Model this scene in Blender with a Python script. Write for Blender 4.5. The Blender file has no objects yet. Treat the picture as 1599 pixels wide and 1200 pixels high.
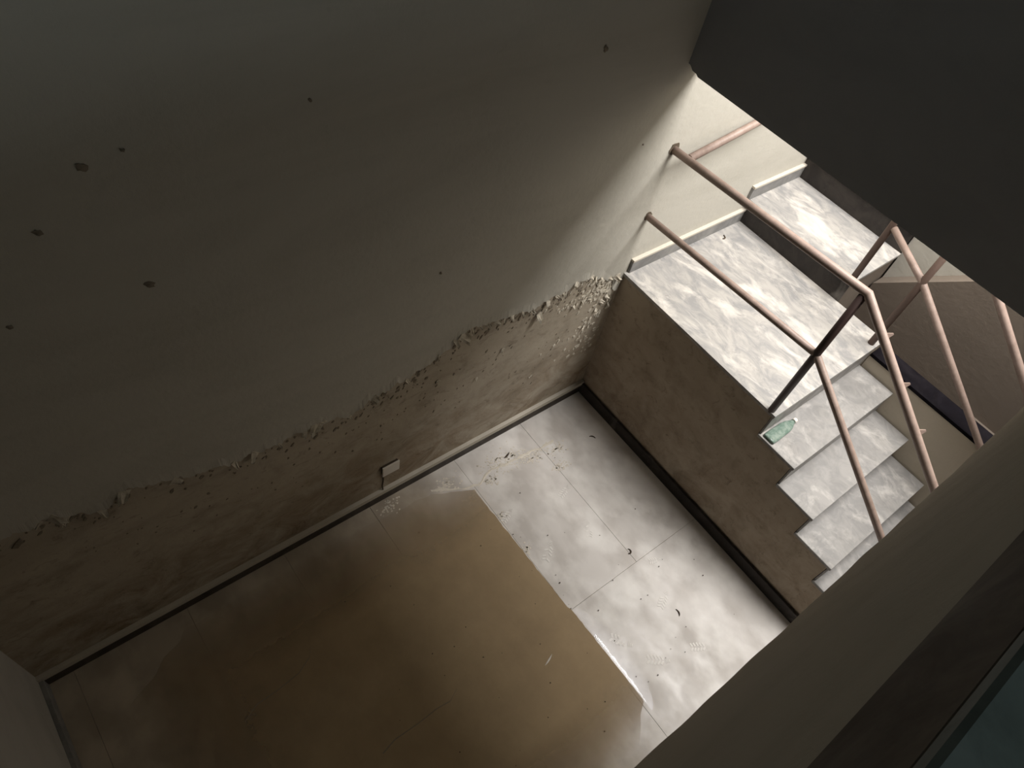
import bpy, bmesh, math, random
from mathutils import Matrix, Vector, noise
random.seed(7)
S = bpy.context.scene
C = S.collection

# ---------------------------------------------------------------- camera
# world axes: X runs along the stair side wall, Y along the big damp wall, Z up; origin in the corner at the basement floor
RC = ((0.5982, 0.7857, 0.1573), (0.6913, -0.4068, -0.5972), (-0.4053, 0.4660, -0.7865))   # right, down, forward
cam_loc = Vector((1.77154, -2.74680, 3.98036))
cd = bpy.data.cameras.new('camera'); cam = bpy.data.objects.new('camera', cd); C.objects.link(cam)
r_, d_, f_ = (Vector(v).normalized() for v in RC)
f_ = r_.cross(d_).normalized(); d_ = f_.cross(r_).normalized()
m = Matrix((r_, -d_, -f_)).transposed().to_4x4(); m.translation = cam_loc
cam.matrix_world = m
cd.sensor_width = 36; cd.lens = 1128.1 / 1599 * 36; cd.clip_start = 0.02
S.camera = cam

# ---------------------------------------------------------------- world, lights, exposure
w = bpy.data.worlds.new('sky'); S.world = w; w.use_nodes = True
bg = w.node_tree.nodes['Background']; bg.inputs[0].default_value = (0.72, 0.82, 1.0, 1); bg.inputs[1].default_value = 1.0
SKY = (0.85, 3.0, 0.05, 2.3)        # skylight opening over the stair: x0, x1, y0, y1
CEIL = 5.2
def area(name, loc, rot, sx, sy, energy, col):
    l = bpy.data.lights.new(name, 'AREA'); l.shape = 'RECTANGLE'; l.size = sx; l.size_y = sy; l.energy = energy; l.color = col
    o = bpy.data.objects.new(name, l); C.objects.link(o); o.location = loc; o.rotation_euler = rot
    return o
area('skylight_daylight', ((SKY[0]+SKY[1])/2, (SKY[2]+SKY[3])/2, CEIL+0.02), (0, 0, 0), SKY[1]-SKY[0]-.04, SKY[3]-SKY[2]-.04, 440, (1.0, 0.975, 0.94))
area('side_fill_added', (4.17, -2.3, 4.45), (0, math.radians(90), 0), 1.0, 1.2, 17, (0.76, 0.93, 0.96))  # dim cool fill lamp added to lift the camera-side ambient
S.view_settings.view_transform = 'Standard'; S.view_settings.look = 'None'
S.view_settings.exposure = 0.0; S.view_settings.gamma = 1.0; S.view_settings.use_curve_mapping = False

# ---------------------------------------------------------------- materials
def mat(name, rough=0.8, spec=0.3):
    m = bpy.data.materials.new(name); m.use_nodes = True
    nt = m.node_tree; b = nt.nodes['Principled BSDF']
    b.inputs['Roughness'].default_value = rough; b.inputs['Specular IOR Level'].default_value = spec
    return m, nt, b
def N(nt, t, **kw):
    n = nt.nodes.new(t)
    for k, v in kw.items(): setattr(n, k, v)
    return n
def coords(nt, scale=(1, 1, 1)):
    tc = N(nt, 'ShaderNodeTexCoord'); mp = N(nt, 'ShaderNodeMapping'); mp.inputs['Scale'].default_value = scale
    nt.links.new(tc.outputs['Object'], mp.inputs['Vector']); return mp.outputs['Vector']
def noise_n(nt, vec, scale, detail=6, rough=0.6, dist=0.0):
    n = N(nt, 'ShaderNodeTexNoise'); n.inputs['Scale'].default_value = scale; n.inputs['Detail'].default_value = detail
    n.inputs['Roughness'].default_value = rough; n.inputs['Distortion'].default_value = dist
    nt.links.new(vec, n.inputs['Vector']); return n.outputs['Fac']
def ramp(nt, fac, stops):
    r = N(nt, 'ShaderNodeValToRGB'); e = r.color_ramp.elements
    while len(e) < len(stops): e.new(0.5)
    for el, (p, c) in zip(e, stops):
        el.position = p; el.color = (c, c, c, 1) if isinstance(c, (int, float)) else (*c, 1)
    nt.links.new(fac, r.inputs['Fac']); return r.outputs['Color']
def mix(nt, a, b, fac, mode='MIX'):
    n = N(nt, 'ShaderNodeMix', data_type='RGBA', blend_type=mode)
    for sock, v in ((n.inputs[6], a), (n.inputs[7], b), (n.inputs[0], fac)):
        if isinstance(v, tuple): sock.default_value = (*v, 1)
        elif isinstance(v, (int, float)): sock.default_value = v
        else: nt.links.new(v, sock)
    return n.outputs[2]
def bump(nt, b, h, strength, dist=0.02):
    n = N(nt, 'ShaderNodeBump'); n.inputs['Strength'].default_value = strength; n.inputs['Distance'].default_value = dist
    nt.links.new(h, n.inputs['Height']); nt.links.new(n.outputs['Normal'], b.inputs['Normal'])
def setc(nt, b, c): nt.links.new(c, b.inputs['Base Color'])
def zsep(nt):
    tc = N(nt, 'ShaderNodeTexCoord'); s = N(nt, 'ShaderNodeSeparateXYZ'); nt.links.new(tc.outputs['Object'], s.inputs[0]); return s.outputs
def mapr(nt, v, a, b, c=0.0, d=1.0):
    n = N(nt, 'ShaderNodeMapRange'); n.inputs[1].default_value = a; n.inputs[2].default_value = b; n.inputs[3].default_value = c; n.inputs[4].default_value = d
    nt.links.new(v, n.inputs[0]); return n.outputs[0]

def plaster(name, base, dark, damp=None, warm=None):
    """old painted plaster; damp=(z_low,z_high) adds brown rising-damp blotches below that height"""
    m, nt, b = mat(name, 0.85, 0.2)
    v = coords(nt); vs = coords(nt, (1, .35, 1.6))
    c = mix(nt, base, dark, ramp(nt, noise_n(nt, vs, 2.2, 5, .6, .6), [(.45, 0), (.8, .55)]))
    c = mix(nt, c, dark, ramp(nt, noise_n(nt, v, 9, 5, .7), [(.62, 0), (.8, .45)]))
    h = noise_n(nt, v, 26, 6, .65)
    if damp:
        z = zsep(nt)[2]
        wob = noise_n(nt, coords(nt, (1, 1.0, 1.0)), 3.0, 6, .7)
        add = N(nt, 'ShaderNodeMath', operation='MULTIPLY_ADD'); nt.links.new(wob, add.inputs[0]); add.inputs[1].default_value = .9
        nt.links.new(z, add.inputs[2])
        lo = mapr(nt, add.outputs[0], damp[0] + .45, damp[1] + .45, 1, 0)
        blot = ramp(nt, noise_n(nt, coords(nt, (1, .8, 1)), 5, 8, .72, .8), [(.34, 1.0), (.60, .05)])
        mm = N(nt, 'ShaderNodeMath', operation='MULTIPLY'); nt.links.new(lo, mm.inputs[0]); nt.links.new(blot, mm.inputs[1])
        c = mix(nt, c, warm, mm.outputs[0])
        c = mix(nt, c, (.17, .135, .095), ramp(nt, noise_n(nt, coords(nt, (1, .7, 1)), 7, 6, .62, .4), [(.50, 0), (.74, .5)]))
        c = mix(nt, c, (.10, .075, .05), ramp(nt, noise_n(nt, coords(nt, (1, .55, 1)), 17, 8, .75, 1.0), [(.56, 0), (.74, .75)]))
    setc(nt, b, c); bump(nt, b, h, .25, .01)
    return m
M = {}
M['plaster'] = plaster('old_beige_paint', (.46, .435, .38), (.34, .315, .265))
M['damp'] = plaster('bare_damp_plaster', (.425, .37, .295), (.27, .225, .165), (.15, .95), (.20, .14, .085))
M['sidewall'] = plaster('brown_stained_plaster', (.43, .36, .28), (.27, .215, .16), (.1, .9), (.25, .19, .135))
M['grey_plaster'] = plaster('grey_plaster', (.42, .40, .37), (.30, .28, .25))
M['wall_cool_shade'] = plaster('cool_shaded_paint', (.335, .34, .36), (.265, .27, .29))  # dim cool light on the wall over the stair put into its colour
M['parapet'] = plaster('brown_beige_paint', (.47, .41, .325), (.36, .31, .24))
M['ceil'] = plaster('ceiling_paint', (.50, .48, .44), (.42, .40, .36))
M['brownwall'] = plaster('brown_shaded_wall', (.175, .143, .115), (.13, .105, .083))  # shade of the wall past the gap put into this dark colour

def marble(name, base, vein, dust, rough, dustamt=(.48, .66), vscale=(1, 1, 1), bs=.05, swirl=1.2, det=9):
    m, nt, b = mat(name, rough, .5)
    v = coords(nt, vscale)
    c = mix(nt, base, vein, ramp(nt, noise_n(nt, v, 7 if swirl > 1 else 3.5, det, .68 if swirl > 1 else .5, swirl), [(.40, .9), (.60, 0)]))
    c = mix(nt, c, dust, ramp(nt, noise_n(nt, v, 4.2, det, .66 if swirl > 1 else .5, .5 * min(1, swirl)), [(dustamt[0], 0), (dustamt[1], .9)]))
    setc(nt, b, c)
    rr = ramp(nt, noise_n(nt, v, 5, 5, .6), [(.35, rough*.75), (.7, min(1, rough*1.6))])
    nt.links.new(rr, b.inputs['Roughness'])
    bump(nt, b, noise_n(nt, v, 60, 4, .6), bs, .004)
    return m
M['tread'] = marble('dusty_grey_marble', (.245, .232, .218), (.18, .172, .164), (.42, .395, .365), .42, (.53, .70), (1.3, 1.6, 1), .05, 1.05)
M['landing'] = marble('pale_dusty_marble', (.35, .33, .305), (.215, .21, .208), (.58, .54, .49), .34, (.50, .68), (.8, 1.7, 1))
M['riser'] = marble('dark_granite', (.045, .038, .033), (.025, .021, .019), (.22, .20, .18), .45, (.60, .80))
M['riser'].node_tree.nodes['Principled BSDF'].inputs['Specular IOR Level'].default_value = .25
M['skirt'] = marble('dark_skirting_marble', (.07, .058, .048), (.04, .032, .027), (.13, .11, .09), .45, (.55, .8))
M['skirt_grey'] = marble('grey_skirting_marble', (.20, .195, .19), (.15, .145, .14), (.28, .27, .255), .45)
M['skirt'].node_tree.nodes['Principled BSDF'].inputs['Specular IOR Level'].default_value = .12
M['mortar'] = plaster('cream_mortar', (.50, .455, .385), (.35, .30, .24))
M['floor'] = marble('worn_floor_marble', (.70, .655, .615), (.55, .505, .465), (.84, .80, .755), .42, (.45, .68), (1.0, 1.3, 1), .03, .15, 5)
M['floor'].node_tree.nodes['Principled BSDF'].inputs['Specular IOR Level'].default_value = .3
nt = M['floor'].node_tree; b = nt.nodes['Principled BSDF']; src = b.inputs['Base Color'].links[0].from_socket      # silt stain left by the standing water
ad = N(nt, 'ShaderNodeMath', operation='MULTIPLY_ADD'); nt.links.new(noise_n(nt, coords(nt), 3.5, 6, .6), ad.inputs[0]); ad.inputs[1].default_value = .5; nt.links.new(zsep(nt)[1], ad.inputs[2])
setc(nt, b, mix(nt, src, (.60, .54, .455), mapr(nt, ad.outputs[0], -.80, -1.25), 'MULTIPLY'))
M['joint'] = plaster('dirty_joint', (.30, .25, .20), (.2, .16, .125))
M['green'] = marble('green_marble_coping', (.105, .125, .115), (.055, .07, .063), (.17, .19, .18), .6)
M['edge'] = marble('dark_brown_edge', (.19, .155, .125), (.12, .095, .08), (.23, .19, .155), .95)  # darker brown band along the top of the parapet face
M['edge'].node_tree.nodes['Principled BSDF'].inputs['Specular IOR Level'].default_value = .05
M['black'] = marble('black_slot_strip', (.008, .007, .009), (.006, .005, .006), (.014, .012, .014), .8)
M['black'].node_tree.nodes['Principled BSDF'].inputs['Specular IOR Level'].default_value = .02

m, nt, b = mat('brown_pink_pipe_paint', .5, .4)
v = coords(nt, (3, 3, 3))
setc(nt, b, mix(nt, (.30, .222, .185), (.20, .14, .112), ramp(nt, noise_n(nt, v, 6, 6, .7), [(.42, 0), (.72, .9)]))); bump(nt, b, noise_n(nt, v, 40), .1, .002)
M['pipe'] = m
m, nt, b = mat('dark_post_paint', .5, .4)
setc(nt, b, mix(nt, (.032, .018, .017), (.06, .036, .03), noise_n(nt, coords(nt), 12))); M['post'] = m
m, nt, b = mat('dull_brown_pipe_paint', .6, .3)
setc(nt, b, mix(nt, (.15, .10, .08), (.10, .065, .05), noise_n(nt, coords(nt), 12))); M['pipe_dark'] = m
m, nt, b = mat('rust_ring', .9, .1); setc(nt, b, mix(nt, (.07, .055, .04), (.14, .11, .08), noise_n(nt, coords(nt), 30))); M['rust'] = m
m, nt, b = mat('white_plastic_and_glint', .45, .4); setc(nt, b, mix(nt, (.74, .70, .64), (.66, .61, .55), noise_n(nt, coords(nt), 8))); M['white'] = m
m, nt, b = mat('dark_dirt', .9, .1); setc(nt, b, mix(nt, (.05, .038, .028), (.095, .07, .05), noise_n(nt, coords(nt), 40))); M['dirt'] = m
m, nt, b = mat('dry_mud_and_flake_shade', .95, .05); setc(nt, b, mix(nt, (.17, .14, .105), (.28, .24, .19), noise_n(nt, coords(nt), 60))); M['mud_and_shade'] = m  # also colours the painted shadows under the flakes
m, nt, b = mat('flaking_paint', .85, .15); setc(nt, b, mix(nt, (.60, .55, .46), (.40, .35, .28), ramp(nt, noise_n(nt, coords(nt), 30), [(.4, 0), (.65, 1)]))); M['flake'] = m
m, nt, b = mat('white_dust', .95, .05); setc(nt, b, mix(nt, (.90, .865, .82), (.80, .76, .715), noise_n(nt, coords(nt), 50))); M['dust'] = m
m, nt, b = mat('dried_lime', .95, .05); setc(nt, b, mix(nt, (.86, .80, .71), (.62, .55, .45), noise_n(nt, coords(nt), 50))); M['lime'] = m
m, nt, b = mat('murky_water', .03, .5)
v = coords(nt)
setc(nt, b, mix(nt, (.50, .375, .23), (.36, .26, .155), noise_n(nt, v, 1.8, 5, .6)))
xs_ = zsep(nt)
dep = N(nt, 'ShaderNodeMath', operation='MINIMUM'); nt.links.new(mapr(nt, xs_[0], .10, .55), dep.inputs[0]); nt.links.new(mapr(nt, xs_[1], -3.22, -2.6), dep.inputs[1])
dep2 = N(nt, 'ShaderNodeMath', operation='MINIMUM'); nt.links.new(dep.outputs[0], dep2.inputs[0]); nt.links.new(mapr(nt, xs_[0], 1.95, 1.6, 0, 1), dep2.inputs[1])   # shallower towards the walls
al = N(nt, 'ShaderNodeMath', operation='MULTIPLY'); nt.links.new(dep2.outputs[0], al.inputs[0]); nt.links.new(mapr(nt, noise_n(nt, v, 2.4, 6, .65), .3, .7, .62, .86), al.inputs[1])
nt.links.new(al.outputs[0], b.inputs['Alpha']); b.inputs['IOR'].default_value = 1.33
M['water'] = m
def film(name, rough):
    m = bpy.data.materials.new(name); m.use_nodes = True; nt = m.node_tree; nt.nodes.remove(nt.nodes['Principled BSDF'])
    t = N(nt, 'ShaderNodeBsdfTransparent'); gl = N(nt, 'ShaderNodeBsdfGlossy'); gl.inputs['Roughness'].default_value = rough
    gl.inputs['Color'].default_value = (.88, .91, 1, 1); fr_ = N(nt, 'ShaderNodeFresnel'); fr_.inputs['IOR'].default_value = 1.33  # bluish tint puts the sky's colour into the gleam
    if rough > .1:      # dries out away from the water
        fd = N(nt, 'ShaderNodeMath', operation='MULTIPLY'); nt.links.new(fr_.outputs[0], fd.inputs[0]); nt.links.new(mapr(nt, zsep(nt)[1], -1.06, -.96, 1, 0), fd.inputs[1]); fr_ = fd
    mx = N(nt, 'ShaderNodeMixShader')
    nt.links.new(fr_.outputs[0], mx.inputs[0]); nt.links.new(t.outputs[0], mx.inputs[1]); nt.links.new(gl.outputs[0], mx.inputs[2])
    nt.links.new(mx.outputs[0], nt.nodes['Material Output'].inputs['Surface']); return m
M['film'] = film('clear_water_film', .04); M['wet'] = film('drying_wet_film', .28)
m, nt, b = mat('green_glass', .12, .5); setc(nt, b, mix(nt, (.17, .245, .20), (.30, .37, .315), ramp(nt, noise_n(nt, coords(nt), 40, 4, .6), [(.4, 0), (.65, 1)])))
b.inputs['Transmission Weight'].default_value = .35; M['glass'] = m

# ---------------------------------------------------------------- mesh helpers
def link(name, bm, m, parent=None, smooth=False):
    me = bpy.data.meshes.new(name); bm.normal_update(); bm.to_mesh(me); bm.free()
    if m: me.materials.append(M[m])
    if smooth:
        for p in me.polygons: p.use_smooth = True
    o = bpy.data.objects.new(name, me); C.objects.link(o)
    if parent: o.parent = parent
    return o
def box(bm, a, b, bev=0.0):
    a, b = Vector(a), Vector(b)
    vs = [bm.verts.new((x, y, z)) for x in (a.x, b.x) for y in (a.y, b.y) for z in (a.z, b.z)]
    fs = [bm.faces.new([vs[i] for i in q]) for q in ((0,1,3,2), (4,6,7,5), (0,4,5,1), (2,3,7,6), (0,2,6,4), (1,5,7,3))]
    if bev:
        es = list({e for f in fs for e in f.edges})
        bmesh.ops.bevel(bm, geom=es, offset=bev, segments=1, affect='EDGES')
def boxobj(name, a, b, m, parent=None, bev=0.0):
    bm = bmesh.new(); off = parent.location if parent else Vector((0, 0, 0))
    box(bm, Vector(a) - off, Vector(b) - off, bev); return link(name, bm, m, parent)
def prism(bm, poly, axis, a, b):
    """extrude a polygon (2-D points in the two remaining axes) from a to b along axis"""
    def P(u, v, w): return {'x': (w, u, v), 'y': (u, w, v), 'z': (u, v, w)}[axis]
    A = [bm.verts.new(P(u, v, a)) for u, v in poly]; B = [bm.verts.new(P(u, v, b)) for u, v in poly]
    fs = [bm.faces.new(A), bm.faces.new(B[::-1])]
    n = len(poly)
    for i in range(n): fs.append(bm.faces.new((A[i], B[i], B[(i+1) % n], A[(i+1) % n])))
    bmesh.ops.recalc_face_normals(bm, faces=fs)
def tube(bm, pts, r, seg=14):
    """mitred pipe through pts"""
    pts = [Vector(p) for p in pts]; rings = []
    for i, p in enumerate(pts):
        t0 = (pts[i] - pts[i-1]).normalized() if i else None
        t1 = (pts[i+1] - pts[i]).normalized() if i < len(pts) - 1 else None
        t = (t0 + t1).normalized() if t0 and t1 else (t0 or t1)
        up = Vector((0, 0, 1)) if abs(t.z) < .9 else Vector((1, 0, 0))
        if abs(t.z) >= .9: up = Vector((0, 1, 0))
        s = t.cross(up).normalized(); u = s.cross(t)
        k = 1 / max(.5, t.dot(t1)) if t0 and t1 else 1
        rings.append([bm.verts.new(p + (s * math.cos(a) + u * math.sin(a) * k) * r) for a in (2*math.pi*j/seg for j in range(seg))])
    for A, B in zip(rings, rings[1:]):
        for j in range(seg): bm.faces.new((A[j], A[(j+1) % seg], B[(j+1) % seg], B[j]))
    bm.faces.new(rings[0][::-1]); bm.faces.new(rings[-1])
    bmesh.ops.recalc_face_normals(bm, faces=bm.faces[:])
def tubeobj(name, pts, r, m, parent, seg=14):
    bm = bmesh.new(); off = parent.location if parent else Vector((0, 0, 0))
    tube(bm, [Vector(p) - off for p in pts], r, seg)
    o = link(name, bm, m, parent)
    for p in o.data.polygons: p.use_smooth = len(p.vertices) == 4
    return o
def struct(o): o['kind'] = 'structure'; return o
def tag(o, label, cat, group=None):
    o['label'] = label; o['category'] = cat
    if group: o['group'] = group
    return o
def thing(name, loc, label, cat, group=None):
    o = bpy.data.objects.new(name, None); C.objects.link(o); o.location = loc; o.empty_display_size = .1
    return tag(o, label, cat, group)

# ---------------------------------------------------------------- dimensions (metres)
R, H, L, L2, T, D = 0.18, 1.1557, 1.1867, 0.8406, 0.2413, 1.0328
DW = 0.955            # width of the descending flight
B = 3.49              # depth of the pit
TU = 0.507            # depth of the first step up
LZ, LY = 2.45, -0.127 # underside and face of the wall over the stair
PX, PT = 1.862, 3.68  # parapet face and its top
YB = 1.50             # wall beyond the stair gap
XR = 4.2

# ---------------------------------------------------------------- floor
fl = bmesh.new(); box(fl, (-.2, -B-.2, -.16), (XR+.2, 3.4, -.010))
floor = struct(link('floor', fl, 'joint'))
ycuts = [0.02, -.545, -1.085, -1.70, -2.25, -2.80, -3.36, -B]
g = .0007
k = 0
for j in range(len(ycuts) - 1):
    y1, y0 = ycuts[j], ycuts[j+1]
    xs = [0, .65, 1.84, 3.03, XR] if j == 4 else [0, 1.192, 2.384, XR] if j > 1 else [0, 1.192]
    for x0, x1 in zip(xs, xs[1:]):
        bm = bmesh.new(); dz = random.uniform(-.0012, 0.0)
        box(bm, (x0+g, y0+g, -.02), (x1-g, y1-g, dz), .0008); link('floor_tile', bm, 'floor', floor)

for x0, x1 in ((1.192, 2.384), (2.384, XR)):
    bm = bmesh.new(); box(bm, (x0+g, ycuts[2]+g, -.02), (x1-g, ycuts[0]-g, -.0006), .0008); link('floor_tile', bm, 'floor', floor)

# ---------------------------------------------------------------- walls and slabs
wl = boxobj('wall_left', (-.2, -B-.2, -.1), (0, 3.4, CEIL), 'damp'); struct(wl)
# sound paint layer, proud of the bare damp plaster, with a ragged lower edge
edge_pts = [(-3.49, 1.33), (-3.05, 1.30), (-2.88, 1.20), (-2.78, 1.27), (-2.55, 1.16), (-2.37, 1.11), (-2.15, 1.08), (-1.97, 1.10), (-1.80, 1.03),
            (-1.68, 1.09), (-1.49, 1.12), (-1.35, 1.16), (-1.20, 1.25), (-1.12, 1.30), (-1.0, 1.26), (-.85, 1.25), (-.70, 1.20), (-.60, 1.24), (-.48, 1.22), (-.40, 1.27),
            (-.25, 1.24), (-.17, 1.17), (-.10, 1.16), (-.07, 1.05), (-.03, 1.03), (0.0, 1.15)]
def edge_z(y):
    for (ya, za), (yb, zb) in zip(edge_pts, edge_pts[1:]):
        if ya <= y <= yb:
            t = (y - ya) / (yb - ya); return za + (zb - za) * t
    return 1.15
def ragged(y): return edge_z(y) + .030 * noise.noise(Vector((y*19, 3.1, 0))) + .016 * noise.noise(Vector((y*57, 1.7, 0))) + .008 * noise.noise(Vector((y*140, 9.7, 0)))
bm = bmesh.new(); n = 520
cols = []
for i in range(n + 1):
    y = -B + B * i / n
    zl = ragged(y)
    lift = .012 * max(0, .3 + noise.noise(Vector((y*13, 8, 0))))
    cols.append([bm.verts.new((.0005, y, zl)), bm.verts.new((.004 + lift, y, zl)), bm.verts.new((.004, y, zl + .05)), bm.verts.new((.004, y, CEIL))])
for a, b_ in zip(cols, cols[1:]):
    for q in range(3): bm.faces.new((a[q], b_[q], b_[q+1], a[q+1]))
y0v = cols[-1]
box(bm, (.0005, 0, H), (.004, 3.4, CEIL))
bmesh.ops.recalc_face_normals(bm, faces=bm.faces[:])
pl = link('paint_layer', bm, 'plaster', wl); pl['label'] = 'sound grey-beige paint above the peeled band'

# curled flakes along the peeled edge and beside the corner
def flake_bm(wd, ht, curl, twist):
    bm = bmesh.new(); nu, nv = 4, 4; rows = []
    for j in range(nv + 1):
        v_ = j / nv; row = []
        for i in range(nu + 1):
            u = i / nu - .5
            wv = wd * (1 - .5 * v_ * abs(math.sin(3 * u + twist * 5))) * (1 - .25 * v_)
            x = .003 + curl * v_ ** 1.6 + .10 * wd * math.sin(4 * u + twist * 3) * v_
            row.append((x, u * wv + .25 * twist * ht * v_, -v_ * ht * (1 + .25 * math.sin(9 * u + twist * 7))))
        rows.append(row)
    A = [[bm.verts.new(p) for p in r] for r in rows]
    Bk = [[bm.verts.new((p[0] - .002, p[1], p[2])) for p in r] for r in rows]
    for j in range(nv):
        for i in range(nu):
            bm.faces.new((A[j][i], A[j+1][i], A[j+1][i+1], A[j][i+1])); bm.faces.new((Bk[j][i], Bk[j][i+1], Bk[j+1][i+1], Bk[j+1][i]))
    rim = [(0, i) for i in range(nu)] + [(j, nu) for j in range(nv)] + [(nv, i) for i in range(nu, 0, -1)] + [(j, 0) for j in range(nv, 0, -1)]
    for (a, b_), (c, d) in zip(rim, rim[1:] + rim[:1]): bm.faces.new((A[a][b_], A[c][d], Bk[c][d], Bk[a][b_]))
    bmesh.ops.recalc_face_normals(bm, faces=bm.faces[:])
    return bm
flake_meshes = []
for wd, ht, cu, tw in ((.05, .05, .03, .4), (.035, .04, .022, -.6), (.06, .035, .028, .9), (.03, .055, .02, -.2), (.045, .03, .034, .1), (.025, .03, .018, .7), (.055, .045, .04, -.9), (.02, .024, .014, .3)):
    o = link('paint_flake', flake_bm(wd, ht, cu, tw), 'flake'); flake_meshes.append(o.data); bpy.data.objects.remove(o)
big = [(-.055, 1.17, 3, 1.6), (-.085, 1.165, 0, 1.2), (-.13, 1.18, 2, .9), (-.17, 1.175, 1, 1.0), (-.205, 1.19, 4, 1.0), (-.25, 1.20, 0, .8), (-.30, 1.235, 2, .9), (-.34, 1.245, 5, 1.0), (-.40, 1.275, 6, .9),
       (-.43, 1.26, 1, .9), (-.47, 1.225, 3, .9), (-.50, 1.215, 4, .9), (-.55, 1.20, 0, .8), (-.60, 1.22, 2, .7), (-.65, 1.155, 6, .9), (-.66, 1.14, 3, .7), (-.72, 1.20, 1, .8), (-.78, 1.23, 5, .9), (-.85, 1.25, 4, .8),
       (-.90, 1.25, 7, 1.0), (-.96, 1.26, 2, .7), (-1.02, 1.27, 1, .8), (-1.07, 1.28, 5, .9), (-1.12, 1.30, 3, .9), (-1.18, 1.285, 6, 1.2), (-1.21, 1.26, 0, .8), (-1.30, 1.19, 7, .9), (-1.49, 1.12, 1, .8), (-1.68, 1.09, 2, .8),
       (-1.80, 1.04, 7, .8), (-1.93, 1.10, 3, 1.0), (-1.96, 1.095, 6, 1.0), (-1.99, 1.09, 0, .9), (-2.03, 1.09, 4, .9), (-2.16, 1.09, 5, .9), (-2.27, 1.075, 0, .9), (-2.37, 1.115, 1, 1.0), (-2.62, 1.19, 2, .9), (-2.79, 1.265, 6, .9),
       (-2.89, 1.205, 4, .9), (-3.05, 1.305, 0, 1.0), (-3.08, 1.30, 1, .8), (-3.0, 1.24, 3, .8),
       (-.30, 1.075, 0, .8), (-.34, 1.07, 1, .9), (-.37, 1.065, 4, .8), (-.26, 1.06, 5, 1.0), (-.42, 1.085, 7, 1.0), (-.16, 1.03, 3, 1.0), (-.13, .98, 0, .9), (-.10, 1.02, 6, 1.0), (-.07, .98, 1, 1.0), (-.05, .93, 4, .9), (-.14, .92, 2, .8),
       (-.10, .88, 5, 1.0), (-.17, .86, 7, 1.1), (-.20, .80, 0, .8), (-.16, .78, 5, .9), (-.22, .72, 7, 1.0), (-.19, .66, 1, .7), (-.23, .60, 7, .8), (-.56, .54, 1, .6), (-.58, .53, 7, .8), (-1.02, .82, 7, .8), (-1.28, .97, 1, .7), (-.86, .98, 3, .6)]
for i, (y, z, kf, s) in enumerate(big):
    o = bpy.data.objects.new('paint_flake', flake_meshes[kf]); C.objects.link(o); o.parent = wl
    z = max(z, ragged(y) + .004) if abs(z - edge_z(y)) < .05 else z
    if y > -.6: s *= .62
    o.location = (.004, y, z); o.scale = (s*.9, s, s); o.rotation_euler = (random.uniform(-1.0, 1.0), 0, random.uniform(-.4, .4))
# fine scabs of lifted paint and painted flake shadows, too many and too small to count
def scabs(name, m, n, pos, smin, smax, zs, label):
    bm = bmesh.new()
    for i in range(n):
        y, z = pos()
        if z < .15 or y > -.02 or y < -3.4: continue
        s = random.uniform(smin, smax) * (1.6 if random.random() < .1 else 1); a = random.uniform(0, 6.28); k = random.choice((5, 6, 7)); til = random.uniform(.2, .9); el = random.uniform(1, zs)
        q = []
        for j in range(k):
            rr = s * random.uniform(.5, 1.3); u = math.cos(a + j*6.283/k) * rr; v_ = math.sin(a + j*6.283/k) * rr * el
            q.append(bm.verts.new((random.uniform(.0015, .0015 + s*.35), y + u*math.cos(til) + v_*math.sin(til), z - u*math.sin(til) + v_*math.cos(til))))
        q2 = [bm.verts.new((0, p.co.y, p.co.z)) for p in q]
        bm.faces.new(q)
        for j in range(k): bm.faces.new((q[j], q2[j], q2[(j+1) % k], q[(j+1) % k]))
    bmesh.ops.recalc_face_normals(bm, faces=bm.faces[:])
    o = link(name, bm, m, wl); o['kind'] = 'stuff'; o['label'] = label
def pos_corner():
    y = -abs(random.gauss(.05, .2)) - .03; return y, random.choice((edge_z(y) - abs(random.gauss(0, .05)), 1.05 + random.gauss(0, .03) - y*.1, random.uniform(.5, 1.15)))
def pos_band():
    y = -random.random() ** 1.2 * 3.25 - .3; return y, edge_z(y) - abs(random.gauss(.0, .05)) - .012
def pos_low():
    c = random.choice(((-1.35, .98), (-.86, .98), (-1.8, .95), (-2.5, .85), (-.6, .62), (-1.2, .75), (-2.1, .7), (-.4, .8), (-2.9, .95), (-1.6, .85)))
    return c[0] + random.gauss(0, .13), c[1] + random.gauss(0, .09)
scabs('paint_scabs', 'flake', 260, pos_corner, .004, .013, 1.6, 'tiny scabs of lifted paint by the stair corner')
scabs('flake_shadows', 'mud_and_shade', 240, pos_band, .003, .009, 2.6, 'dark patches painted as flake shadows along the peeled edge')
scabs('plaster_flecks', 'mud_and_shade', 130, pos_low, .002, .005, 2.6, 'dark flecks on the damp plaster')
# dark dabs on the upper wall
for y, z, s in ((-2.53, 2.703, .022), (-2.68, 2.547, .018), (-2.466, 2.253, .024), (-.684, 2.649, .022), (-1.896, 2.734, .010), (-2.844, 2.266, .014), (-2.424, 2.722, .010), (-.25, 2.1, .008), (-1.35, 1.78, .012)):
    bm = bmesh.new(); bmesh.ops.create_icosphere(bm, subdivisions=2, radius=1)
    for v_ in bm.verts:
        k2 = 1 + .9 * noise.noise(v_.co * 2.2 + Vector((y*9, z*5, 0))); v_.co = Vector((v_.co.x * .006, v_.co.y * s * k2 * .5, v_.co.z * s * k2 * .7))
    o = link('mud_dab', bm, 'mud_and_shade', wl); o.location = (.004, y, z); o.rotation_euler = (.7, 0, 0)

struct(boxobj('wall_front', (-.2, -B-.2, -.1), (XR+.2, -B, CEIL), 'grey_plaster'))
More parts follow.
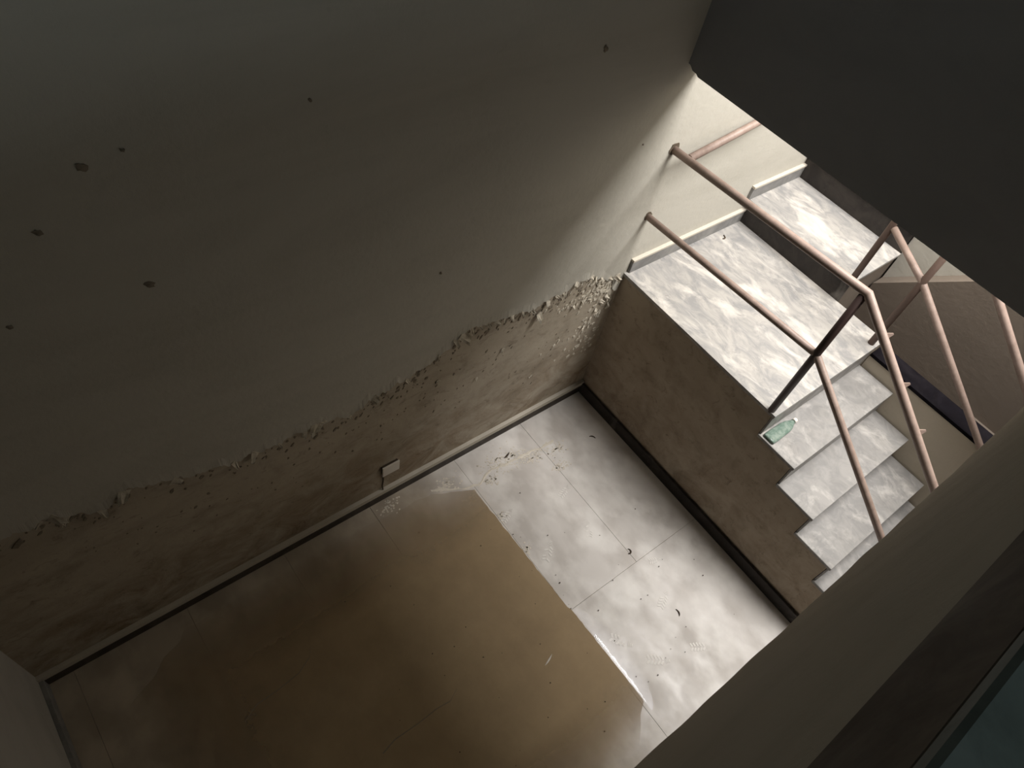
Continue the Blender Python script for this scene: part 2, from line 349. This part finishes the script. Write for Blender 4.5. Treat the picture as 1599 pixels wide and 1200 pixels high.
# wall over the stair opening, its lower corner chipped where it meets the damp wall
bm = bmesh.new(); prism(bm, [(-.1, LZ+.03), (.015, LZ+.022), (.035, LZ+.006), (.06, LZ+.004), (.072, LZ-.004), (XR+.1, LZ), (XR+.1, CEIL), (-.1, CEIL)], 'y', LY, -.02)
struct(link('wall_over_stair', bm, 'wall_cool_shade'))
# right wall with an unseen window added for the cool fill
bm = bmesh.new(); WY0, WY1, WZ0, WZ1 = -2.9, -1.7, 3.95, 4.95
for a, b_ in (((XR, -B-.2, -.1), (XR+.2, 3.4, WZ0)), ((XR, -B-.2, WZ1), (XR+.2, 3.4, CEIL)), ((XR, -B-.2, WZ0), (XR+.2, WY0, WZ1)), ((XR, WY1, WZ0), (XR+.2, 3.4, WZ1))): box(bm, a, b_)
struct(link('wall_right', bm, 'plaster'))
bm = bmesh.new()
for a, b_ in (((XR+.06, WY0, WZ0), (XR+.11, WY0+.05, WZ1)), ((XR+.06, WY1-.05, WZ0), (XR+.11, WY1, WZ1)), ((XR+.06, WY0, WZ0), (XR+.11, WY1, WZ0+.05)), ((XR+.06, WY0, WZ1-.05), (XR+.11, WY1, WZ1)), ((XR+.06, -2.325, WZ0), (XR+.11, -2.275, WZ1))): box(bm, a, b_)
struct(link('window_added_1', bm, 'post'))
struct(boxobj('wall_back', (-.2, 3.2, -.1), (XR+.2, 3.4, CEIL), 'plaster'))
# ceiling with the skylight opening
bm = bmesh.new(); x0, x1, y0, y1 = SKY
for a, b_ in (((-.2, -B-.2, CEIL), (x0, 3.4, CEIL+.15)), ((x1, -B-.2, CEIL), (XR+.2, 3.4, CEIL+.15)), ((x0, -B-.2, CEIL), (x1, y0, CEIL+.15)), ((x0, y1, CEIL), (x1, 3.4, CEIL+.15))): box(bm, a, b_)
struct(link('ceiling', bm, 'ceil'))
# hall floor slab beyond the parapet
struct(boxobj('floor_upper', (PX+.02, -B, LZ), (XR, LY, LZ+.15), 'ceil'))
struct(boxobj('floor_shade_slab', (2.12, .62, LZ), (XR, 3.2, LZ+.15), 'ceil'))  # unseen slab, placed to shade the wall past the gap
# wall past the gap: raking front wall shaped as its shadow edge, paler wall behind
bm = bmesh.new(); sl = (1.491-1.193)/(1.255-.923)
prism(bm, [(L2, .0), (XR, .0), (XR, 1.15+ (2.0-L2)*sl), (2.0, 1.15 + (2.0-L2)*sl), (L2, 1.193 - (.923-L2)*sl)], 'y', YB-.05, YB+.06)
struct(link('wall_shadow_front', bm, 'brownwall'))
struct(boxobj('wall_gap', (L2, YB+.06, 0), (XR, YB+.2, LZ), 'plaster'))

# parapet
par = thing('parapet', (PX, -1.8, LZ), 'brown plastered parapet with a green marble top beside the camera', 'parapet')
bm = bmesh.new(); ny = 160; lo = []
for i in range(ny + 1):
    y = -B + (B + LY) * i / ny
    jx = .0025 * noise.noise(Vector((y*9, 0, 0))); jz = .005 * noise.noise(Vector((y*16, 4, 0)))
    lo.append([bm.verts.new(Vector(p) - par.location) for p in ((PX+jx, y, LZ-.01+jz), (PX+jx*.5, y, PT-.15), (PX+.16, y, PT-.15), (PX+.16, y, LZ-.01))])
for a, b_ in zip(lo, lo[1:]):
    for q in range(4): bm.faces.new((a[q], b_[q], b_[(q+1) % 4], a[(q+1) % 4]))
bm.faces.new(lo[0]); bm.faces.new(lo[-1][::-1]); bmesh.ops.recalc_face_normals(bm, faces=bm.faces[:])
link('parapet_wall', bm, 'parapet', par)
o = boxobj('edge_band', (PX-.001, -B, PT-.15), (PX+.16, LY, PT-.012), 'edge', par); o['label'] = 'dark brown band below the coping'
o = boxobj('coping', (PX-.001, -B, PT-.012), (PX+.19, LY, PT+.005), 'green', par, .003); o['label'] = 'dark green marble coping'

# ---------------------------------------------------------------- skirtings
def skirt(name, a, b_, axis, inward, h, th, m):
    """skirting board with a lighter mortar line on its top edge"""
    o = struct(boxobj(name, a, b_, m)); return o
struct(boxobj('baseboard_left', (0, -B, 0), (.018, 0, .085), 'skirt', None, .002))
boxobj('mortar_bead', (0, -B+.0, .085), (.024, 0, .118), 'mortar', bpy.data.objects['baseboard_left'])
struct(boxobj('baseboard_front', (.018, -B, 0), (XR, -B+.02, .095), 'skirt_grey', None, .002))
struct(boxobj('baseboard_stair', (.018, -.016, 0), (2.45, 0, .10), 'riser', None, .002))
bs = struct(boxobj('baseboard_landing', (.004, .02, H), (.024, D, H+.085), 'skirt_grey', None, .002))
boxobj('mortar_bead', (.004, .02, H+.085), (.028, D, H+.099), 'mortar', bs)
bs = struct(boxobj('baseboard_upper_step', (.004, D-.03, H+R), (.024, D+TU, H+R+.085), 'skirt_grey', None, .002))
boxobj('mortar_bead', (.004, D-.03, H+R+.085), (.028, D+TU, H+R+.099), 'mortar', bs)

# ---------------------------------------------------------------- descending stair with its landing
st = thing('descending_staircase', (L, .4, 0), 'marble landing and steps going down from it to the basement floor', 'staircase')
TH = .022; NS = 6
poly = [(.0, 0), (.0, H-TH), (L-.015, H-TH)]
for i in range(1, NS + 1):
    z = H - i*R - TH if i < NS else 0
    poly += [(L-.015 + (i-1)*T, max(0, H - i*R - TH)), (L-.015 + i*T, max(0, H - i*R - TH))]
poly = [p for i, p in enumerate(poly) if i == 0 or p != poly[i-1]]
poly += [(poly[-1][0], 0)]
bm = bmesh.new(); prism(bm, [(u - st.location.x, v_) for u, v_ in poly], 'y', .004 - st.location.y, DW - st.location.y)
o = link('side_wall', bm, 'sidewall', st); o['label'] = 'brown stained plaster side of the stair'
boxobj('landing_body', (.002, DW, 0), (L, D, H-TH), 'sidewall', st)
bm = bmesh.new(); off = st.location
prism(bm, [(x-off.x, y-off.y) for x, y in ((.002, -.006), (L+.004, -.006), (L+.004, D), (.002, D))], 'z', H-TH, H)
link('landing_slab', bm, 'landing', st)
for i in range(1, NS):
    x0 = L + (i-1)*T - .012; z = H - i*R
    boxobj('riser', (x0, .002, z), (x0+.010, DW, z+R-TH), 'tread', st)
    boxobj('tread', (x0, -.008, z-TH), (x0+T+.016, DW-.004, z), 'tread', st, .002)
boxobj('riser', (L+(NS-1)*T-.012, .002, 0), (L+(NS-1)*T-.002, DW, H-(NS-1)*R-TH), 'tread', st)
# low wall on the far side of the flight
kb = thing('low_stair_wall', (1.6, 1.0, 0), 'low beige wall along the far edge of the descending steps, black top strip', 'low wall')
boxobj('wall_body', (L+.004, .962, 0), (2.9, 1.03, 1.065), 'parapet', kb)
boxobj('coping', (L+.004, .958, 1.065), (1.96, 1.09, 1.09), 'black', kb, .002)  # black colour gives this strip the look of a dark slot
# ledge at the foot of the brown wall
struct(boxobj('trim_1', (1.74, YB-.10, .74), (2.6, YB-.05, .83), 'brownwall'))

# ---------------------------------------------------------------- ascending stair
up = thing('ascending_staircase', (L2/2, D, H), 'marble steps with dark risers climbing away behind the landing rail', 'staircase')
ys = [D, D+TU, D+TU+.30, D+TU+.60, D+TU+.90]
poly = [(D+.012, 0), (D+.012, H+R-TH)]
for i in range(1, 5): poly += [(ys[i]+.012, H+i*R-TH), (ys[i]+.012, H+(i+1)*R-TH)]
poly += [(3.19, H+5*R-TH), (3.19, 0)]
bm = bmesh.new(); prism(bm, [(u-up.location.y, v_-up.location.z) for u, v_ in poly], 'x', .003-up.location.x, L2-.012-up.location.x)
o = link('stair_body', bm, 'brownwall', up)
for i in range(5):
    y = ys[i]; z = H + i*R
    boxobj('riser', (.004, y, z), (L2-.004, y+.012, z+R-TH), 'riser', up)
    y2 = ys[i+1] if i < 4 else 3.19
    boxobj('tread', (.004, y-.014, z+R-TH), (L2+.006, y2, z+R), 'landing', up, .002)

# ---------------------------------------------------------------- railings
PR = .0205
slope = R / T
ry = .012
nr = thing('pipe_railing', (1.16, ry, H), 'brown-pink pipe railing set in the damp wall, crossing the landing edge and running down', 'railing')
def rail_path(z_top, x0, xp, y, n_end):
    return [(x0, y, z_top - .052), (xp, y, z_top), (xp + n_end, y, z_top - n_end * slope)]
tubeobj('top_rail', rail_path(2.045, -.02, 1.172, ry, 1.55), PR, 'pipe', nr)
tubeobj('mid_rail', rail_path(1.622, -.02, 1.156, ry, 1.45), PR*.92, 'pipe', nr)
o = tubeobj('post', [(1.15, ry, H-.01), (1.16, ry, 2.035)], PR*.95, 'post', nr); o['label'] = 'dark post at the landing corner'
tubeobj('post', [(2.6, ry, 0), (2.6, ry, .95)], PR*.95, 'post', nr)
tubeobj('branch_rail', [(.10, ry+.01, 2.0), (.035, .66, 2.0), (.035, 2.1, 2.0+.55)], PR, 'pipe', nr)
for x, z in ((1.334, 1.964), (1.52, 1.819), (1.699, 1.678)):
    bm = bmesh.new(); xx = x + .0; zc = 2.045 - (xx - 1.172) * slope
    prism(bm, [(-.016, 0), (.014, 0), (.003, .036), (-.003, .036)], 'y', -.006, .006)
    bmesh.ops.rotate(bm, verts=bm.verts[:], cent=(0, 0, 0), matrix=Matrix.Rotation(math.atan(slope), 3, 'Y') @ Matrix.Rotation(-.7, 3, 'X'))
    bmesh.ops.translate(bm, verts=bm.verts[:], vec=Vector((xx, ry+.006, zc+.005)) - nr.location)
    link('weld_tab', bm, 'pipe', nr)
for z, s in ((1.993, 1.0), (1.57, .8)):
    bm = bmesh.new(); pts = []
    for j in range(14):
        a = 2*math.pi*j/14; rr = .034 * s * (1 + .35*noise.noise(Vector((j*.9, z, 0)))); pts.append((math.cos(a)*rr, math.sin(a)*rr + .006))
    prism(bm, pts, 'x', .004, .007); o = link('wall_socket_patch', bm, 'rust', nr); o.location = Vector((0, ry, z)) - nr.location; o['label'] = 'broken plaster ring round the pipe end'
fy = .936
fr = thing('pipe_railing', (1.16, fy, H), 'tan pipe railing on the far side of the descending steps', 'railing')
tubeobj('mid_rail', [(.842, 1.04, 1.735), (1.149, fy, 1.655), (1.149+1.1, fy, 1.655-1.1*.71)], PR*.92, 'pipe', fr)
tubeobj('top_rail', [(.842, 1.04, 2.17), (1.155, fy, 2.06), (1.155+1.2, fy, 2.06-1.2*.74)], PR, 'pipe', fr)
tubeobj('post', [(1.155, fy, H-.01), (1.155, fy, 2.06)], PR*.95, 'pipe_dark', fr)
tubeobj('post', [(.824, 1.045, H+R-.01), (.824, 1.045, 2.17)], PR*.95, 'pipe_dark', fr)

# ---------------------------------------------------------------- water on the floor
bm = bmesh.new(); out = []
def wob(x, y, a, s): return a * noise.noise(Vector((x*s, y*s, 5.0)))
def seg(p, q, n, a, s):
    for i in range(n):
        t = i / n; x = p[0] + (q[0]-p[0])*t; y = p[1] + (q[1]-p[1])*t
        out.append((x + wob(x, y+7, a, s), y + wob(x+3, y, a, s)))
seg((.26, -1.10), (1.19, -1.085), 40, .006, 22); seg((1.19, -1.075), (1.80, -1.064), 40, .004, 30); seg((1.80, -1.066), (1.95, -1.25), 12, .02, 9)
seg((1.95, -1.25), (2.1, -2.2), 20, .03, 6); seg((2.1, -2.2), (1.9, -3.2), 20, .03, 6); seg((1.9, -3.2), (.35, -3.22), 40, .05, 5)
seg((.35, -3.22), (.12, -2.85), 14, .03, 8); seg((.12, -2.85), (.10, -2.0), 30, .02, 10); seg((.10, -2.0), (.14, -1.35), 24, .02, 12); seg((.14, -1.35), (.26, -1.10), 12, .012, 16)
f = bm.faces.new([bm.verts.new((x, y, .0035)) for x, y in out])
g2 = bmesh.ops.extrude_face_region(bm, geom=[f]); vs = [e for e in g2['geom'] if isinstance(e, bmesh.types.BMVert)]
bmesh.ops.translate(bm, verts=vs, vec=(0, 0, -.0025)); bmesh.ops.recalc_face_normals(bm, faces=bm.faces[:])
tag(link('water_puddle', bm, 'water'), 'shallow murky brown water lying on the basement floor', 'puddle')
# clear wet rim of the puddle and the drying damp patch beyond it
def strip(name, m, pts, z, label):
    bm = bmesh.new(); lo_ = [bm.verts.new((x, y0_, z)) for x, y0_, y1_ in pts]; hi_ = [bm.verts.new((x, y1_, z)) for x, y0_, y1_ in pts]
    for i in range(len(pts) - 1): bm.faces.new((lo_[i], lo_[i+1], hi_[i+1], hi_[i]))
    o = link(name, bm, m, floor); o['label'] = label
strip('wet_rim', 'film', [(1.20 + .62*i/60, -1.068, -1.064 + .004 + max(0, .011*min(1, i/8, (60-i)/8) * (1 + 1.1*noise.noise(Vector((i*.35, 0, 0)))))) for i in range(61)], .0042, 'clear wet rim of the puddle')
strip('damp_patch', 'wet', [(1.20 + .66*i/40, -1.064, -1.055 + .12*math.sin(math.pi*min(1, i/40))**.7 * (1 + .3*noise.noise(Vector((i*.3, 3, 0))))) for i in range(41)], .0016, 'drying damp patch at the edge of the puddle')
# crust of dried lime along the puddle's edge by the wall
bm = bmesh.new(); prev = None
path = [(.12, -1.33), (.14, -1.28), (.22, -1.16), (.24, -1.05), (.20, -.92), (.22, -.75), (.24, -.55), (.24, -.42)]
fine = []
for (xa, ya), (xb, yb) in zip(path, path[1:]):
    for i in range(10): t = i/10; fine.append((xa+(xb-xa)*t, ya+(yb-ya)*t))
for x, y in fine:
    wd = .008 + .009 * noise.noise(Vector((x*9, y*21, 1))); x += .02 * noise.noise(Vector((y*14, 2, 0)))
    cur = [bm.verts.new((x-wd, y, -.0005)), bm.verts.new((x, y, .002)), bm.verts.new((x+wd, y, -.0005))]
    if prev:
        for q in range(2): bm.faces.new((prev[q], prev[q+1], cur[q+1], cur[q]))
    prev = cur
bmesh.ops.recalc_face_normals(bm, faces=bm.faces[:])
o = link('lime_crust', bm, 'lime', floor); o['label'] = 'ragged pale tidemark near the damp wall'
for x, y, s in ((.18, -.86, .09), (.22, -.74, .07), (.27, -.62, .06), (.26, -.98, .05), (.13, -1.22, .06), (.30, -.45, .05), (.07, -1.6, .05), (.30, -1.15, .04), (.42, -.52, .05), (.5, -1.06, .03), (.75, -1.07, .03)):
    bm = bmesh.new()
    for q in range(int(1100 * s)):
        cx, cy = random.gauss(x, s*.45), random.gauss(y, s*.75); rr = random.uniform(.002, .0075); a0 = random.random()*6
        if cx < .03: continue
        prism(bm, [(cx + math.cos(a0 + j*1.2566)*rr*random.uniform(.5, 1.2), cy + math.sin(a0 + j*1.2566)*rr*random.uniform(.6, 1.6)) for j in range(5)], 'z', -.002, .0007)
    o = link('lime_crumbs', bm, 'lime', floor); o['kind'] = 'stuff'
# dirt lying in two joints under the water
for pts in ([(.70, -2.80), (.66, -2.72), (.655, -2.60), (.64, -2.48), (.60, -2.40), (.55, -2.37)], [(1.21, -2.33), (1.19, -2.25), (1.195, -2.12), (1.19, -2.0), (1.20, -1.92), (1.17, -1.86)]):
    bm = bmesh.new(); prev = None
    for i, (x, y) in enumerate(pts):
        wd = (.017, .015, .010, .012, .009, .003)[i]
        cur = [bm.verts.new((x-wd, y, -.001)), bm.verts.new((x, y, .0045)), bm.verts.new((x+wd, y, -.001))]
        if prev:
            for q in range(2): bm.faces.new((prev[q], prev[q+1], cur[q+1], cur[q]))
        prev = cur
    bmesh.ops.recalc_face_normals(bm, faces=bm.faces[:])
    link('silt_line', bm, 'mud_and_shade', floor)
# dusty shoe prints
def print_bm():
    bm = bmesh.new()
    for i in range(-2, 3):
        for s in (-1, 1):
            if random.random() < .12: continue
            cx, cy = i * .020, s * (.017 - .002*abs(i)); a = s * .5
            pts = [(cx + math.cos(a)*u - math.sin(a)*v_, cy + math.sin(a)*u + math.cos(a)*v_) for u, v_ in ((-.006, -.012), (.005, -.011), (.007, .011), (-.005, .012))]
            prism(bm, pts, 'z', 0.0002, .0010)
    for j in range(3): prism(bm, [(.06 + .010*j, -.014+.003*j), (.066 + .010*j, -.014+.003*j), (.066 + .010*j, .014-.003*j), (.06 + .010*j, .014-.003*j)], 'z', .0002, .0010)
    return bm
for x, y, rz, s in ((.847, -.975, 2.2, 1.0), (1.476, -.963, .6, 1.0), (1.772, -.60, 1.0, .9), (1.464, -.584, 2.0, .9), (.583, -.627, 1.9, .8), (.877, -.662, 2.5, .8), (1.242, -.46, 1.2, .7), (1.68, -.86, .9, 1.0), (.52, -1.04, 2.0, .8)):
    o = link('shoe_print', print_bm(), 'dust', floor); o.location = (x, y, 0); o.rotation_euler = (0, 0, rz); o.scale = (s, s, 1)

# ---------------------------------------------------------------- socket plate on the damp wall
pt = thing('socket_plate', (0, -1.565, .335), 'small white blank plate fixed low on the damp wall above the skirting', 'socket plate')
boxobj('back_box', (.0, -1.615, .297), (.016, -1.512, .377), 'dirt', pt)
boxobj('cover', (.014, -1.62, .291), (.024, -1.508, .382), 'white', pt, .002)
tubeobj('cable', [(.006, -1.606, .30), (.007, -1.604, .22), (.006, -1.609, .16), (.012, -1.606, .106)], .004, 'dirt', pt, 6)

# ---------------------------------------------------------------- flattened bottle on the first step down
zt = H - R
bt = thing('flattened_bottle', (L+.045, .12, zt), 'flattened green plastic bottle with a white cap on the top step', 'bottle')
bm = bmesh.new(); rows = []
prof = [(0.0, .030), (.006, .036), (.05, .037), (.10, .035), (.15, .034), (.18, .028), (.205, .017), (.222, .012)]
for yy, hw in prof:
    hh = min(.011, hw*.8)
    rows.append([bm.verts.new((math.cos(a)*hw*(1+.06*noise.noise(Vector((yy*40, a, 0)))), yy-.115, .0115 + math.sin(a)*hh*(1+.2*noise.noise(Vector((yy*30, a*2, 3)))))) for a in (2*math.pi*j/16 for j in range(16))])
for A, B_ in zip(rows, rows[1:]):
    for j in range(16): bm.faces.new((A[j], A[(j+1) % 16], B_[(j+1) % 16], B_[j]))
bm.faces.new(rows[0][::-1]); bm.faces.new(rows[-1]); bmesh.ops.recalc_face_normals(bm, faces=bm.faces[:])
link('bottle_body', bm, 'glass', bt, True)
tubeobj('cap', [(L+.045, .224, zt+.0135), (L+.045, .245, zt+.0135)], .0135, 'white', bt, 16)

# ---------------------------------------------------------------- litter
def leaf(loc, size, curl, rz, label, cat='leaf'):
    bm = bmesh.new(); nn = 9; rows = []
    for i in range(nn + 1):
        t = i / nn; a = -curl/2 + curl*t; rad = size / max(curl, .3)
        cx, cy = rad*math.cos(a) - rad, rad*math.sin(a); wd = size * .10 * math.sin(math.pi*(.08 + .88*t))
        rows.append([(cx - wd*math.cos(a), cy - wd*math.sin(a), .002), (cx, cy, .005 + .008*abs(t-.5)), (cx + wd*math.cos(a), cy + wd*math.sin(a), .003)])
    A = [[bm.verts.new(p) for p in r] for r in rows]; Bm = [[bm.verts.new((p[0], p[1], max(.0006, p[2]-.0015))) for p in r] for r in rows]
    for i in range(nn):
        for q in range(2):
            bm.faces.new((A[i][q], A[i][q+1], A[i+1][q+1], A[i+1][q])); bm.faces.new((Bm[i][q+1], Bm[i][q], Bm[i+1][q], Bm[i+1][q+1]))
        bm.faces.new((A[i][0], A[i+1][0], Bm[i+1][0], Bm[i][0])); bm.faces.new((A[i][2], Bm[i][2], Bm[i+1][2], A[i+1][2]))
    for i in (0, nn): bm.faces.new((A[i][0], A[i][1], A[i][2], Bm[i][2], Bm[i][1], Bm[i][0]))
    bmesh.ops.recalc_face_normals(bm, faces=bm.faces[:])
    o = link('dry_leaf', bm, 'dirt'); o.location = loc; o.rotation_euler = (0, 0, rz); return tag(o, label, cat)
leaf((1.124, -.531, 0), .055, 3.6, .9, 'small dark hook-shaped leaf at the crossing of the floor joints')
leaf((.17, -.771, 0), .06, .6, .3, 'thin dark leaf sliver on the floor near the skirting of the damp wall')
leaf((1.566, -.549, 0), .048, 1.6, 1.3, 'dark crooked leaf on the brightest floor tile near the parapet')
leaf((.358, -.18, 0), .05, 1.8, 2.3, 'tiny curled dark leaf in the shaded floor corner below the landing')
leaf((.09, .809, H), .05, 2.6, .6, 'small dark curled leaf on the landing slab by its skirting')
o = leaf((1.335, -1.362, .0036), .075, .35, .35, 'tiny white sliver standing for a highlight on the brown water', 'painted highlight'); o.name = 'highlight_sliver'; o.data.materials[0] = M['white']; o.scale = (.6, 1, .5)  # white sliver added as a painted highlight on the water
bm = bmesh.new()
spots = [(random.uniform(.3, 1.8), random.uniform(-2.2, -.2)) for _ in range(60)] + [(1.03, -1.03), (1.10, -1.06), (1.16, -1.07), (1.185, -1.075), (.98, -1.02), (1.43, -1.16), (1.65, -1.35), (1.56, -1.55), (.80, -.80)]
for x, y in spots:
    s = random.uniform(.0018, .0042)
    res = bmesh.ops.create_icosphere(bm, subdivisions=1, radius=s)
    bmesh.ops.translate(bm, verts=res['verts'], vec=(x, y, .0035 + s*.4))
o = tag(link('floor_grit', bm, 'dirt'), 'dark specks of grit scattered over floor and water', 'grit'); o['kind'] = 'stuff'
